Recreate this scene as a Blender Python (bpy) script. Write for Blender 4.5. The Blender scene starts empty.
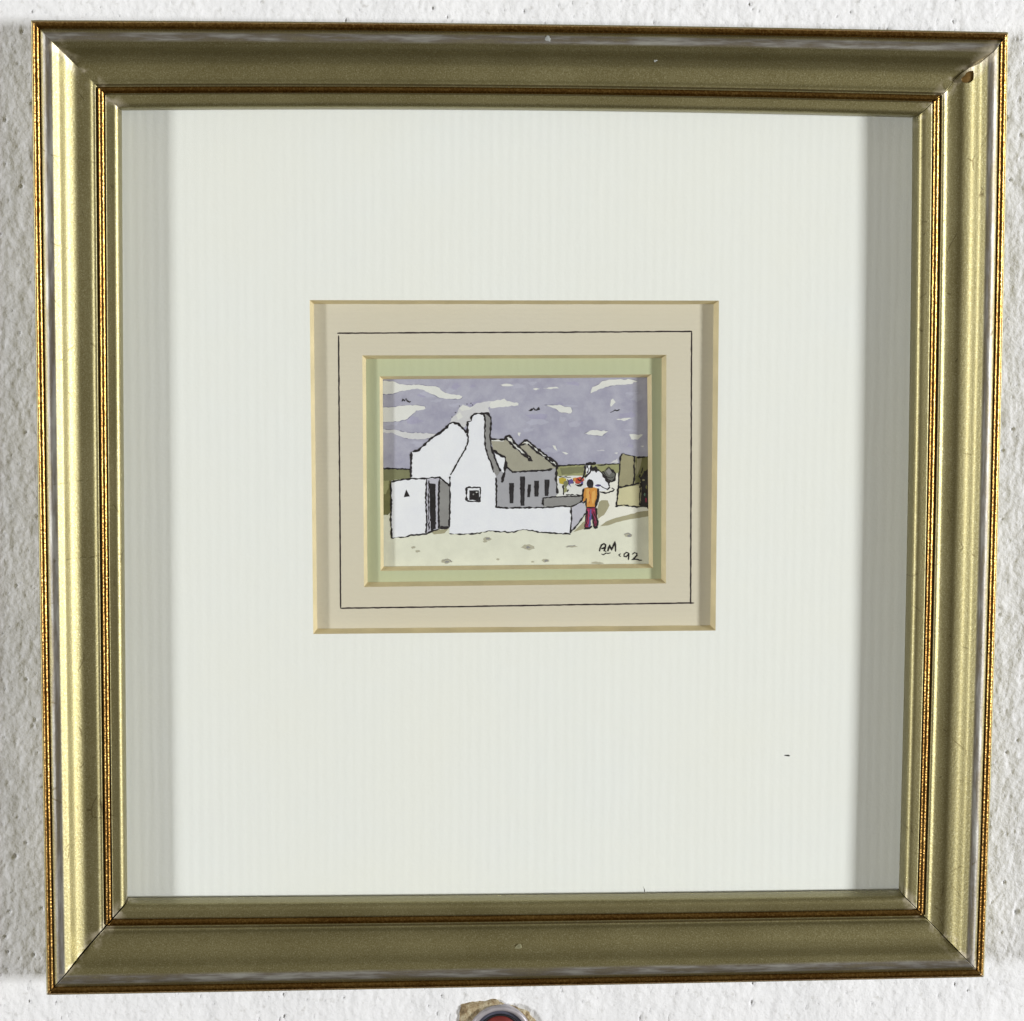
import bpy, math, random
from mathutils import Vector, Matrix, noise
random.seed(7)
MM = 0.001
PX = 0.25            # the drawing unit below: a quarter of a millimetre
sc = bpy.context.scene
C = sc.collection

# ------------------------------------------------------------------ helpers
def W(x, y, h):                      # wall coordinates in mm (right, up, out of the wall) -> world metres
    return (x * MM, -h * MM, y * MM)

def build(name, verts, faces, mats, parent=None, fmat=None, smooth=False, attrs=None, uv=None):
    me = bpy.data.meshes.new(name)
    me.from_pydata(verts, [], faces)
    for m in (mats if isinstance(mats, (list, tuple)) else [mats]):
        me.materials.append(m)
    if fmat:
        me.polygons.foreach_set('material_index', fmat)
    me.polygons.foreach_set('use_smooth', [smooth] * len(me.polygons))
    if attrs:
        for k, v in attrs.items():
            a = me.attributes.new(k, 'FLOAT', 'POINT')
            a.data.foreach_set('value', v)
    me.update()
    o = bpy.data.objects.new(name, me)
    C.objects.link(o)
    o.parent = parent
    return o

def empty(name, label, cat):
    o = bpy.data.objects.new(name, None)
    o.empty_display_size = 0.02
    C.objects.link(o)
    o['label'] = label
    o['category'] = cat
    return o

def lin(c):
    c /= 255.0
    return c / 12.92 if c <= .04045 else ((c + .055) / 1.055) ** 2.4

EXPO = 0.93                          # daylight-white paper reads at this level
def rgb(r, g, b):
    return tuple(min(lin(v) / EXPO, .9) for v in (r, g, b)) + (1,)

class Mat:
    def __init__(s, name):
        s.m = bpy.data.materials.new(name)
        s.m.use_nodes = True
        s.t = s.m.node_tree
        s.n = s.t.nodes
        s.b = s.n['Principled BSDF']
        s.out = s.n['Material Output']
    def node(s, typ, **kw):
        nd = s.n.new(typ)
        for k, v in kw.items():
            if k in nd.inputs.keys():
                nd.inputs[k].default_value = v
            else:
                setattr(nd, k, v)
        return nd
    def link(s, a, b):
        s.t.links.new(a, b)
    def coord(s, scale=(1, 1, 1)):
        tc = s.node('ShaderNodeTexCoord')
        mp = s.node('ShaderNodeMapping')
        mp.inputs['Scale'].default_value = scale
        s.link(tc.outputs['Object'], mp.inputs['Vector'])
        return mp.outputs['Vector']
    def noise(s, vec, scale, detail=3, rough=.55):
        nd = s.node('ShaderNodeTexNoise')
        nd.inputs['Scale'].default_value = scale
        nd.inputs['Detail'].default_value = detail
        nd.inputs['Roughness'].default_value = rough
        if vec is not None:
            s.link(vec, nd.inputs['Vector'])
        return nd.outputs['Fac']
    def ramp(s, fac, stops):
        r = s.node('ShaderNodeValToRGB')
        e = r.color_ramp.elements
        while len(e) < len(stops):
            e.new(.5)
        for el, (p, c) in zip(e, stops):
            el.position = p
            el.color = c if len(c) == 4 else tuple(c) + (1,)
        s.link(fac, r.inputs['Fac'])
        return r.outputs['Color']
    def mix(s, fac, a, b, blend='MIX'):
        m = s.node('ShaderNodeMix', data_type='RGBA', blend_type=blend)
        for sock, v in ((m.inputs[0], fac), (m.inputs[6], a), (m.inputs[7], b)):
            if hasattr(v, 'links'):
                s.link(v, sock)
            else:
                sock.default_value = v
        return m.outputs[2]
    def math(s, op, a, b=0.0):
        m = s.node('ShaderNodeMath', operation=op)
        for sock, v in ((m.inputs[0], a), (m.inputs[1], b)):
            if hasattr(v, 'links'):
                s.link(v, sock)
            else:
                sock.default_value = v
        return m.outputs[0]
    def bump(s, h, strength, dist, normal=None):
        b = s.node('ShaderNodeBump')
        b.inputs['Strength'].default_value = strength
        b.inputs['Distance'].default_value = dist
        s.link(h, b.inputs['Height'])
        if normal is not None:
            s.link(normal, b.inputs['Normal'])
        return b.outputs['Normal']
    def setp(s, **kw):
        for k, v in kw.items():
            k = k.replace('_', ' ')
            if hasattr(v, 'links'):
                s.link(v, s.b.inputs[k])
            else:
                s.b.inputs[k].default_value = v

# ------------------------------------------------------------------ materials
def wall_material():
    M = Mat('rough_white_plaster')
    v = M.coord()
    n1 = M.noise(v, 60, 4)
    n2 = M.noise(v, 900, 3)
    col = M.mix(M.ramp(n1, [(.3, (0, 0, 0)), (.7, (1, 1, 1))]), (.76, .77, .795, 1), (.82, .828, .85, 1))
    spots = M.noise(v, 420, 3)
    col = M.mix(M.ramp(spots, [(.60, (0, 0, 0)), (.76, (.55, .55, .55))]), col, (.42, .41, .38, 1))
    nb = M.bump(n2, .55, .0005)
    nb = M.bump(M.noise(v, 330, 3), .5, .0009, nb)
    M.setp(Base_Color=col, Roughness=.75, Normal=nb, Specular_IOR_Level=.3)
    return M.m

def gold_material():
    M = Mat('worn_gold_paint')
    v = M.coord()
    u = M.node('ShaderNodeAttribute', attribute_name='across').outputs['Fac']
    al = M.node('ShaderNodeAttribute', attribute_name='along').outputs['Fac']
    en = M.node('ShaderNodeAttribute', attribute_name='end_dist').outputs['Fac']
    cx = M.node('ShaderNodeCombineXYZ')
    M.link(al, cx.inputs[0]); M.link(u, cx.inputs[1])
    uv = cx.outputs[0]
    blot = M.noise(v, 45, 4)
    fine = M.noise(v, 1500, 2)
    gold = M.mix(M.ramp(blot, [(.3, (0, 0, 0)), (.7, (1, 1, 1))]), (.288, .258, .130, 1), (.330, .300, .160, 1))
    spk = M.noise(v, 3400, 2, .7)
    gold = M.mix(M.ramp(spk, [(.38, (.55, .55, .55)), (.52, (0, 0, 0))]), gold, (.20, .165, .06, 1))
    gold = M.mix(M.ramp(spk, [(.58, (0, 0, 0)), (.70, (.6, .6, .6))]), gold, (.62, .58, .38, 1))
    # worn silver-grey fillet along the outer step
    band = M.ramp(u, [(.130, (0, 0, 0)), (.155, (1, 1, 1)), (.232, (1, 1, 1)), (.262, (0, 0, 0))])
    mp = M.node('ShaderNodeMapping'); mp.inputs['Scale'].default_value = (60, 12, 1)
    M.link(uv, mp.inputs['Vector'])
    wn = M.noise(mp.outputs[0], 1.0, 5, .65)
    wear = M.math('MULTIPLY', band, M.ramp(wn, [(.26, (.35, .35, .35)), (.52, (1, 1, 1))]))
    grey = M.mix(M.ramp(wn, [(.45, (0, 0, 0)), (.66, (1, 1, 1))]), (.155, .136, .122, 1), (.36, .36, .33, 1))
    col = M.mix(wear, gold, grey)
    # shadow-dark grooves are only geometry; fine transverse hairline cracks in the paint
    mp2 = M.node('ShaderNodeMapping'); mp2.inputs['Scale'].default_value = (46, 1.1, 1)
    M.link(uv, mp2.inputs['Vector'])
    dn = M.node('ShaderNodeTexNoise'); dn.inputs['Scale'].default_value = 5
    M.link(mp2.outputs[0], dn.inputs['Vector'])
    ad = M.node('ShaderNodeVectorMath', operation='MULTIPLY_ADD')
    M.link(dn.outputs['Color'], ad.inputs[0]); ad.inputs[1].default_value = (.10, .10, 0)
    M.link(mp2.outputs[0], ad.inputs[2])
    vo = M.node('ShaderNodeTexVoronoi', feature='DISTANCE_TO_EDGE')
    vo.inputs['Scale'].default_value = 1
    M.link(ad.outputs[0], vo.inputs['Vector'])
    crack = M.ramp(vo.outputs['Distance'], [(.0, (1, 1, 1)), (.010, (0, 0, 0))])
    mp3 = M.node('ShaderNodeMapping'); mp3.inputs['Scale'].default_value = (40, 9, 1)
    M.link(uv, mp3.inputs['Vector'])
    cm = M.ramp(M.noise(mp3.outputs[0], 1, 2), [(.53, (0, 0, 0)), (.60, (1, 1, 1))])
    cz = M.node('ShaderNodeAttribute', attribute_name='crazing').outputs['Fac']
    cr = M.math('MULTIPLY', M.math('MULTIPLY', crack, cm), M.math('MULTIPLY', cz, .8))
    col = M.mix(cr, col, (.10, .075, .03, 1))
    # bare gesso where the mitred ends are rubbed
    ee = M.ramp(en, [(.0, (1, 1, 1)), (.0003, (1, 1, 1)), (.0007, (0, 0, 0))])
    em = M.math('MULTIPLY', ee, M.ramp(M.noise(v, 260, 3), [(.46, (0, 0, 0)), (.58, (.8, .8, .8))]))
    col = M.mix(em, col, (.62, .56, .44, 1))
    met = M.math('SUBTRACT', .93, M.math('MULTIPLY', M.math('MAXIMUM', wear, em), .35))
    rough = M.math('ADD', .43, M.math('MULTIPLY', blot, .08))
    nb = M.bump(fine, .16, .00025)
    nb = M.bump(M.noise(v, 420, 2), .02, .0003, nb)
    M.setp(Base_Color=col, Metallic=met, Roughness=rough, Normal=nb)
    return M.m

def bead_material():
    M = Mat('stippled_copper_gilt')
    v = M.coord()
    n = M.noise(v, 2000, 1, .5)
    big = M.noise(v, 55, 3)
    col = M.mix(M.ramp(big, [(.35, (0, 0, 0)), (.65, (1, 1, 1))]), (.25, .130, .034, 1), (.34, .205, .062, 1))
    col = M.mix(M.ramp(n, [(.36, (.4, .4, .4)), (.50, (0, 0, 0))]), col, (.07, .03, .006, 1))
    col = M.mix(M.ramp(n, [(.58, (0, 0, 0)), (.68, (.3, .3, .3))]), col, (.70, .50, .19, 1))
    nb = M.bump(n, .24, .0004)
    M.setp(Base_Color=col, Metallic=1.0, Roughness=.30, Normal=nb)
    return M.m

def paper(name, c, ribs=.0, var=.03, horiz=False):
    M = Mat(name)
    v = M.coord()
    st = M.coord((430, 430, 45) if not horiz else (45, 430, 430))
    s1 = M.noise(st, 1, 2)
    n1 = M.noise(v, 14, 5, .6)
    n2 = M.noise(v, 1300, 2)
    d = tuple(x * (1 - ribs * .4) for x in c[:3]) + (1,)
    col = M.mix(M.ramp(s1, [(.3, (0, 0, 0)), (.7, (1, 1, 1))]), d, c)
    sx = M.node('ShaderNodeSeparateXYZ')
    M.link(v, sx.inputs[0])
    ph = M.math('ADD', M.math('MULTIPLY', sx.outputs[2 if horiz else 0], 5200 if horiz else 2560), M.math('MULTIPLY', s1, 3.2))
    rib = M.math('MULTIPLY_ADD', M.math('SINE', ph), .5)     # the laid lines of the paper
    rib.node.inputs[2].default_value = .5
    col = M.mix(M.math('MULTIPLY', rib, .8), col, tuple(x * (1 - ribs * .8) for x in c[:3]) + (1,))
    w = (c[0] * (1 - var * .4), c[1] * (1 - var * .7), c[2] * (1 - var * 1.6), 1)
    col = M.mix(M.ramp(n1, [(.35, (0, 0, 0)), (.7, (1, 1, 1))]), col, w)
    nb = M.bump(n2, .25, .00012)
    nb = M.bump(rib, .3, .00006, nb)
    M.setp(Base_Color=col, Roughness=.85, Specular_IOR_Level=.2, Normal=nb)
    return M.m

def wash(name, r, g, b, var=.12, warm=None):
    M = Mat(name)
    v = M.coord()
    c = rgb(r, g, b)
    n = M.noise(v, 230, 4, .65)
    n2 = M.noise(v, 1700, 2, .6)
    dk = tuple(x * (1 - var) for x in c[:3]) + (1,)
    lt = warm if warm else tuple(min(.9, x * (1 + var)) for x in c[:3]) + (1,)
    col = M.mix(M.ramp(n, [(.32, (0, 0, 0)), (.68, (1, 1, 1))]), dk, lt)
    col = M.mix(M.math('MULTIPLY', n2, min(.5, var * 3)), col, dk)
    M.setp(Base_Color=col, Roughness=.9, Specular_IOR_Level=.15, Normal=M.bump(n2, .25, .0001))
    return M.m

def plain(name, c, rough=.6, metal=0.0, var=.15, scale=400, bump=.0, spec=.4):
    M = Mat(name)
    v = M.coord()
    n = M.noise(v, scale, 4)
    dk = tuple(x * (1 - var) for x in c[:3]) + (1,)
    lt = tuple(min(1, x * (1 + var)) for x in c[:3]) + (1,)
    M.setp(Base_Color=M.mix(M.ramp(n, [(.3, (0, 0, 0)), (.7, (1, 1, 1))]), dk, lt),
           Roughness=rough, Metallic=metal, Specular_IOR_Level=spec)
    if bump:
        M.setp(Normal=M.bump(n, .6, bump))
    return M.m

def glass_material():
    M = Mat('picture_glass')
    tr = M.node('ShaderNodeBsdfTransparent')
    gl = M.node('ShaderNodeBsdfGlossy'); gl.inputs['Roughness'].default_value = .03
    lw = M.node('ShaderNodeLayerWeight'); lw.inputs['Blend'].default_value = .5
    fr = M.node('ShaderNodeMath', operation='MULTIPLY_ADD')      # Schlick's approximation, the same from both faces
    M.link(M.math('POWER', lw.outputs['Facing'], 5.0), fr.inputs[0])
    fr.inputs[1].default_value = .96; fr.inputs[2].default_value = .03
    mx = M.node('ShaderNodeMixShader')
    tr.inputs['Color'].default_value = (.988, .991, .987, 1)
    M.link(fr.outputs[0], mx.inputs[0]); M.link(tr.outputs[0], mx.inputs[1]); M.link(gl.outputs[0], mx.inputs[2])
    M.link(mx.outputs[0], M.out.inputs['Surface'])
    return M.m

m_wall = wall_material()
m_gold = gold_material()
m_bead = bead_material()
m_white = paper('white_laid_card', rgb(231, 234, 232), .05, .035)
m_tan = paper('tan_laid_card', rgb(207, 202, 186), .04, .05, True)
m_green = paper('pale_green_card', rgb(186, 193, 163), .04, .08)
m_bevel = plain('cream_card_core', rgb(206, 193, 157), .9, 0, .10, 120, .0001, .15)
m_ink = plain('black_ink', (.016, .014, .018), .6, 0, .4, 500, 0, .3)
m_inkbrown = plain('brown_black_ink', (.030, .020, .024), .6, 0, .4, 500, 0, .3)
m_back = plain('brown_backing_paper', (.28, .19, .11), .9)
m_glass = glass_material()

# ------------------------------------------------------------------ wall
def axis(lo, hi, step, far):
    a = []
    x = lo
    while x <= hi + 1e-6:
        a.append(x); x += step
    g, d = [], step
    x = hi
    while x < far:
        d *= 1.35; x += d; g.append(x)
    left = []
    d, x = step, lo
    while x > -far:
        d *= 1.35; x -= d; left.append(x)
    return left[::-1] + a + g

def plaster(x, y):
    h = .42 * noise.noise(Vector((x * .055, y * .05, 3.1)))
    h += .24 * noise.noise(Vector((x * .26, y * .17, 9.7)))
    h += .20 * noise.noise(Vector((x * .62, y * .42, 1.3)))
    h += .12 * noise.noise(Vector((x * 1.3, y * 1.0, 5.3)))
    # small pits and crumbs left in the render
    sel = noise.noise(Vector((x * .06 + 40, y * .05, 2.2)))
    ds, ps = noise.voronoi(Vector((x * .34, y * .29, .5)))
    r = .14 + .16 * noise.noise(ps[0] * 7.3)
    if r > .05 and ds[0] < r and sel > -.25:
        h -= (.5 + 1.8 * r) * (1 - (ds[0] / r) ** 2)
    ds, ps = noise.voronoi(Vector((x * .75, y * .68, 4.5)))
    r = .12 + .22 * noise.noise(ps[0] * 5.1)
    if r > .04 and ds[0] < r:
        h += (-.55 if noise.noise(ps[0] * 3.7 + Vector((9, 1, 4))) > -.12 else .22) * (1 - (ds[0] / r) ** 2)
    return h

xs = axis(-138, 134, .36, 900)
ys = axis(-133, 131, .36, 700)
wv = []
for y in ys:
    for x in xs:
        if abs(x) < 112 and abs(y) < 112:
            wv.append(W(x, y, 0))
        else:
            wv.append(W(x, y, plaster(x, y)))
nx = len(xs)
wf = [(j * nx + i, j * nx + i + 1, (j + 1) * nx + i + 1, (j + 1) * nx + i)
      for j in range(len(ys) - 1) for i in range(nx - 1)]
wall = build('wall', wv, wf, m_wall, smooth=True)
wall['kind'] = 'structure'
wall['label'] = 'rough white plastered wall behind the framed picture'
wall['category'] = 'wall'

# ------------------------------------------------------------------ framed picture
frame = empty('framed_picture', 'framed watercolour of white cottages in a square gold frame on the white wall', 'framed picture')

OUT = {'TL': (-120.5, 120.8), 'TR': (120.9, 120.35), 'BR': (120.2, -121.0), 'BL': (-119.95, -121.75)}
OUTM = {'T': 121.114, 'B': -121.523, 'L': -120.36, 'R': 121.238}
LIP = {'TL': (-99.669, 99.936), 'TR': (99.203, 99.736), 'BR': (99.493, -100.053), 'BL': (-100.304, -99.371)}
LIPM = {'T': 100.767, 'B': -99.929, 'L': -100.096, 'R': 99.883}
SIDES = {'T': ('TL', 'TR'), 'R': ('TR', 'BR'), 'B': ('BR', 'BL'), 'L': ('BL', 'TL')}

def edge(cor, mid, side, s):         # slightly bowed wooden edge, s in 0..1
    a, b = Vector(cor[SIDES[side][0]]), Vector(cor[SIDES[side][1]])
    p = a.lerp(b, s)
    m = a.lerp(b, .5)
    k = 4 * s * (1 - s)
    if side in 'TB':
        p.y += (mid[side] - m.y) * k
    else:
        p.x += (mid[side] - m.x) * k
    return p

US = 83.3
def rail_pt(side, s, u):
    o = edge(OUT, OUTM, side, s)
    l = edge(LIP, LIPM, side, s)
    return o.lerp(l, u / US)

# uneven mitres: how far (mm) each rail's end runs past (+) or stops short of (-) the true mitre, across the rail
def interp(tab, u):
    if u <= tab[0][0]:
        return tab[0][1]
    for (a, b), (c, d) in zip(tab, tab[1:]):
        if u <= c:
            return b + (d - b) * (u - a) / (c - a)
    return tab[-1][1]
TRX = [(0, 0), (7, 1.5), (13.7, 3.6), (22, 4.3), (31, 3.6), (34, 1.0), (37, -2.2), (46, -2.4), (54, .2), (59, 1.6), (66, .8), (73, 0), (84, 0)]
TRA = [(u - d, u) for u, d in TRX]            # the neighbour's matching cut
def mitre(corner, side, u):
    if corner == 'TR':
        if side == 'T':
            return (interp(TRX, u) - .35) * PX
        return (-(interp(TRA, u) - u) - .35) * PX
    gap = {'BL': 1.05, 'BR': .55, 'TL': .12}[corner]
    return -gap * PX * (.45 + .55 * min(1, abs(u - 5) / 30))

PROFILE = [(4, 3), (.2, 3), (0, 8), (0, 76), (.3, 80), (1.2, 82), (2.4, 81.8), (8.3, 81.5), (8.8, 81.6), (9.3, 82.7),
           (10.4, 83.9), (11.6, 84.7), (13.0, 85.5), (14.0, 86.0), (15, 86.3), (16.5, 86.5), (18.5, 86.5), (20, 86.4), (21, 86.0),
           (22, 85.4), (23.5, 84.6), (25, 83.8), (26.5, 82.9), (27.4, 82.1), (29, 80.2), (31, 77.9), (32.6, 76.4), (34, 75.4), (36, 74.3), (38, 73.3),
           (40, 72.4), (42, 71.75), (44, 71.4), (46.5, 71.1), (49, 70.9), (52, 70.8), (55, 70.95), (56.5, 71.2), (57.6, 71.7),
           (58.6, 72.1), (59.5, 72.3), (60.5, 72.35), (61.1, 71.9), (61.4, 68.5), (62.8, 68.3), (69.9, 68.3), (70.3, 68.5),
           (70.6, 71.2), (71.4, 71.35), (73, 71.45), (76, 71.7), (78, 71.75), (79.2, 71.6), (80.4, 71.15), (81.5, 70.5), (82.4, 69.7),
           (83.1, 68.6), (83.6, 67.2), (83.8, 65.5), (84.2, 56), (84.6, 47.6), (76, 47.4), (75.6, 3)]
def bead_profile(c, z0, r, n=14):
    pts = []
    for i in range(n + 1):
        a = math.pi * (1.12 - 1.24 * i / n)
        pts.append((c + r * math.cos(a), z0 + r * math.sin(a) * .95))
    return pts
BEADS = [bead_profile(5.2, 82.0, 3.55), bead_profile(66.3, 69.6, 3.3)]

def sweep(name, side, prof, mats, parent):
    ends = [0, .5, 1, 1.6, 2.4, 3.4, 5, 7, 10, 14, 20, 28]
    L = 960.0
    ss = [e / L for e in ends] + [.05 + .9 * i / 30 for i in range(31)] + [1 - e / L for e in ends[::-1]]
    c0, c1 = SIDES[side]
    V, along, across, endd, crk = [], [], [], [], []
    fine = []                        # subdivide the moulding curve a little
    for (a, b), (c, d) in zip(prof, prof[1:]):
        fine.append((a, b))
    fine.append(prof[-1])
    n = len(fine)
    dirv = (edge(OUT, OUTM, side, 1) - edge(OUT, OUTM, side, 0)).normalized()
    for s in ss:
        w0 = max(0, 1 - s / .12); w1 = max(0, 1 - (1 - s) / .12)
        for (u, z) in fine:
            uu = max(0, min(84, u))
            p = rail_pt(side, s, u)
            if w0 > 0:
                p = p - dirv * mitre(c0, side, uu) * w0
            if w1 > 0:
                p = p + dirv * mitre(c1, side, uu) * w1
            wob = .10 * noise.noise(Vector((s * 9, u * .03, ord(side)))) * (1 if 3 < u < 82 else 0)
            V.append(W(p.x, p.y, z * PX + wob * PX))
            along.append(s * .25 + ord(side) * 1.37)
            across.append(u / US)
            crk.append(1.0 if side in 'LR' else .12)
            endd.append(min(s, 1 - s) * .24)
    F = []
    for j in range(len(ss) - 1):
        for i in range(n - 1):
            F.append((j * n + i, (j + 1) * n + i, (j + 1) * n + i + 1, j * n + i + 1))
        F.append((j * n + n - 1, (j + 1) * n + n - 1, (j + 1) * n, j * n))
    F.append(tuple(range(n)))
    F.append(tuple(range(len(V) - 1, len(V) - 1 - n, -1)))
    o = build(name, V, F, mats, parent, smooth=True, attrs={'along': along, 'across': across, 'end_dist': endd, 'crazing': crk})
    o.data.polygons[-1].use_smooth = False
    o.data.polygons[-2].use_smooth = False
    return o

rails = {}
for side in 'LTRB':
    r = sweep('rail', side, PROFILE, m_gold, frame)
    rails[side] = r
    for bp in BEADS:
        sweep('gilt_bead', side, bp, m_bead, r)
rails['L']['label'] = 'left upright rail, gold paint crossed by fine dark cracks'
rails['R']['label'] = 'right upright rail with a brown chip in its top end'
rails['T']['label'] = 'top rail in shade with a small pale ding in its grey edge'
rails['B']['label'] = 'bottom rail with an open mitre at its left end'

def blob(name, x, y, z, rx, ry, rz, mat, parent, seed=0, rough=.25, ang=0.0):
    V, F = [], []
    n, m = 20, 8
    for j in range(m + 1):
        t = j / m
        for i in range(n):
            a = 2 * math.pi * i / n
            k = 1 + rough * noise.noise(Vector((math.cos(a) * 1.3, math.sin(a) * 1.3, seed)))
            rr = math.sin(t * math.pi / 2) * k
            px, py = rx * rr * math.cos(a), ry * rr * math.sin(a)
            h = rz * math.cos(t * math.pi / 2) + .12 * rz * noise.noise(Vector((px * 2, py * 2, seed + 4)))
            V.append(W(x + px * math.cos(ang) - py * math.sin(ang), y + px * math.sin(ang) + py * math.cos(ang), z + h))
    for j in range(m):
        for i in range(n):
            F.append((j * n + i, (j + 1) * n + i, (j + 1) * n + (i + 1) % n, j * n + (i + 1) % n))
    F.append(tuple(range(m * n, m * n + n)))
    return build(name, V, F, mat, parent, smooth=True)

m_chip = plain('brown_bare_wood', (.17, .10, .028), .42, .55, .35, 420, .0003)
m_ding = plain('pale_gesso', (.27, .285, .28), .7, 0, .3, 600, .0003)
p = rail_pt('T', .962, 45)
blob('paint_chip', 111.3, 109.25, 19.0, 2.15, 1.2, .3, m_chip, rails['R'], 3, .35, .6)
q = rail_pt('T', .523, 15.5)
blob('scuff', q.x, q.y, 21.5, 1.0, .75, .16, m_ding, rails['T'], 8, .8, -.5)
q = rail_pt('T', .645, 35)
blob('scuff', q.x, q.y, 18.75, .42, .3, .16, m_ding, rails['T'], 9, .8, .4)
m_smudge = plain('pale_dry_smudge', (.26, .25, .15), .6, .6, .3, 900, .0002)
q = rail_pt('B', .502, 38)
blob('scuff', q.x, q.y, 18.40, .95, .75, .09, m_smudge, rails['B'], 11, .3, .8)

# ------------------------------------------------------------------ drawing units -> mm on each sheet
HOM = {
 'wall': (0.2498307, 0.001127339, -129.9072, -0.0007039399, -0.2503436, 127.1052),
 'paint': (0.249552, 0.001128155, -129.8177, -0.0007051341, -0.2500656, 127.0366),
 'green': (0.248716, 0.001130603, -129.549, -0.0007087168, -0.2492316, 126.8307),
 'tan': (0.2478799, 0.001133051, -129.2802, -0.0007122994, -0.2483975, 126.6249),
 'white': (0.246951, 0.001135772, -128.9817, -0.0007162802, -0.2474708, 126.3962)}
def sk(sheet, x, y):
    a, b, c, d, e, f = HOM[sheet]
    w = 1 - 2.682943e-05 * x - 3.706898e-05 * y
    return ((a * x + b * y + c) / w, (d * x + e * y + f) / w)

Z = {'white': 9.75, 'tan': 7.25, 'green': 5.0, 'paint': 2.75}

def mat_board(label, sheet, opening, z_top, z_bot, inset, mat):
    """a card with a cut window: top face, outer edge, underside; its bevelled cut is a part of its own"""
    ow, oh = 102.6, 103.2
    outer = [(-ow, oh), (ow, oh), (ow, -oh), (-ow, -oh)]
    op = [sk(sheet, *q) for q in opening]
    N = 24
    def ring(pts, n=N):
        r = []
        for a, b in zip(pts, pts[1:] + pts[:1]):
            for i in range(n):
                r.append((a[0] + (b[0] - a[0]) * i / n, a[1] + (b[1] - a[1]) * i / n))
        return r
    ro, ri = ring(outer), ring(op)
    sg = [(1, -1), (-1, -1), (-1, 1), (1, 1)]
    inn = ring([(x + sx * inset, y + sy * inset) for (x, y), (sx, sy) in zip(op, sg)])
    n = len(ro)
    V = [W(x, y, z_top) for x, y in ro] + [W(x, y, z_top) for x, y in ri] + \
        [W(x, y, z_bot) for x, y in ro] + [W(x, y, z_bot) for x, y in inn]
    F = []
    for i in range(n):
        j = (i + 1) % n
        F.append((i, j, n + j, n + i))
        F.append((i, 2 * n + i, 2 * n + j, j))
        F.append((2 * n + i, 3 * n + i, 3 * n + j, 2 * n + j))
    b = build('mat_board', V, F, mat, frame)
    b['label'] = label
    # bevel: slightly wavering hand cut
    V, F = [], []
    K = 3
    for k in range(K + 1):
        t = k / K
        for (a, c) in zip(ri, inn):
            wv = .05 * noise.noise(Vector((a[0] * .2, a[1] * .2, z_top))) * (1 if k == K else 0)
            V.append(W(a[0] + (c[0] - a[0]) * (t + wv), a[1] + (c[1] - a[1]) * (t + wv), z_top + (z_bot - z_top) * t))
    for k in range(K):
        for i in range(n):
            j = (i + 1) % n
            F.append((k * n + i, k * n + j, (k + 1) * n + j, (k + 1) * n + i))
    build('bevel', V, F, m_bevel, b)
    return b

white_board = mat_board('white outer card with the largest window', 'white', [(309.7, 300.1), (719, 300.6), (715.6, 630.5), (313.3, 634)], 9.75, 7.30, 1.02, m_white)
tan_board = mat_board('tan middle card with a ruled ink line', 'tan', [(362.3, 355.4), (666.4, 354.8), (666.0, 583.4), (364, 587)], 7.25, 5.05, .95, m_tan)
green_board = mat_board('pale green inner card round the painting', 'green', [(379.6, 376.3), (651.6, 374.4), (653, 568), (380.6, 570.8)], 5.0, 2.95, .86, m_green)

# glass pane, its edges held under the rails
gx, gy, z0, z1 = 102.3, 102.9, 9.95, 11.75
gv = [W(x, y, z) for z in (z0, z1) for x, y in ((-gx, -gy), (gx, -gy), (gx, gy), (-gx, gy))]
build('glass', gv, [(3, 2, 1, 0), (4, 5, 6, 7), (0, 1, 5, 4), (1, 2, 6, 5), (2, 3, 7, 6), (3, 0, 4, 7)], m_glass, frame)
bx, by = 102.5, 103
bv = [W(x, y, z) for z in (.9, 2.2) for x, y in ((-bx, -by), (bx, -by), (bx, by), (-bx, by))]
build('backing_board', bv, [(3, 2, 1, 0), (4, 5, 6, 7), (0, 1, 5, 4), (1, 2, 6, 5), (2, 3, 7, 6), (3, 0, 4, 7)], m_back, frame)

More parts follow.
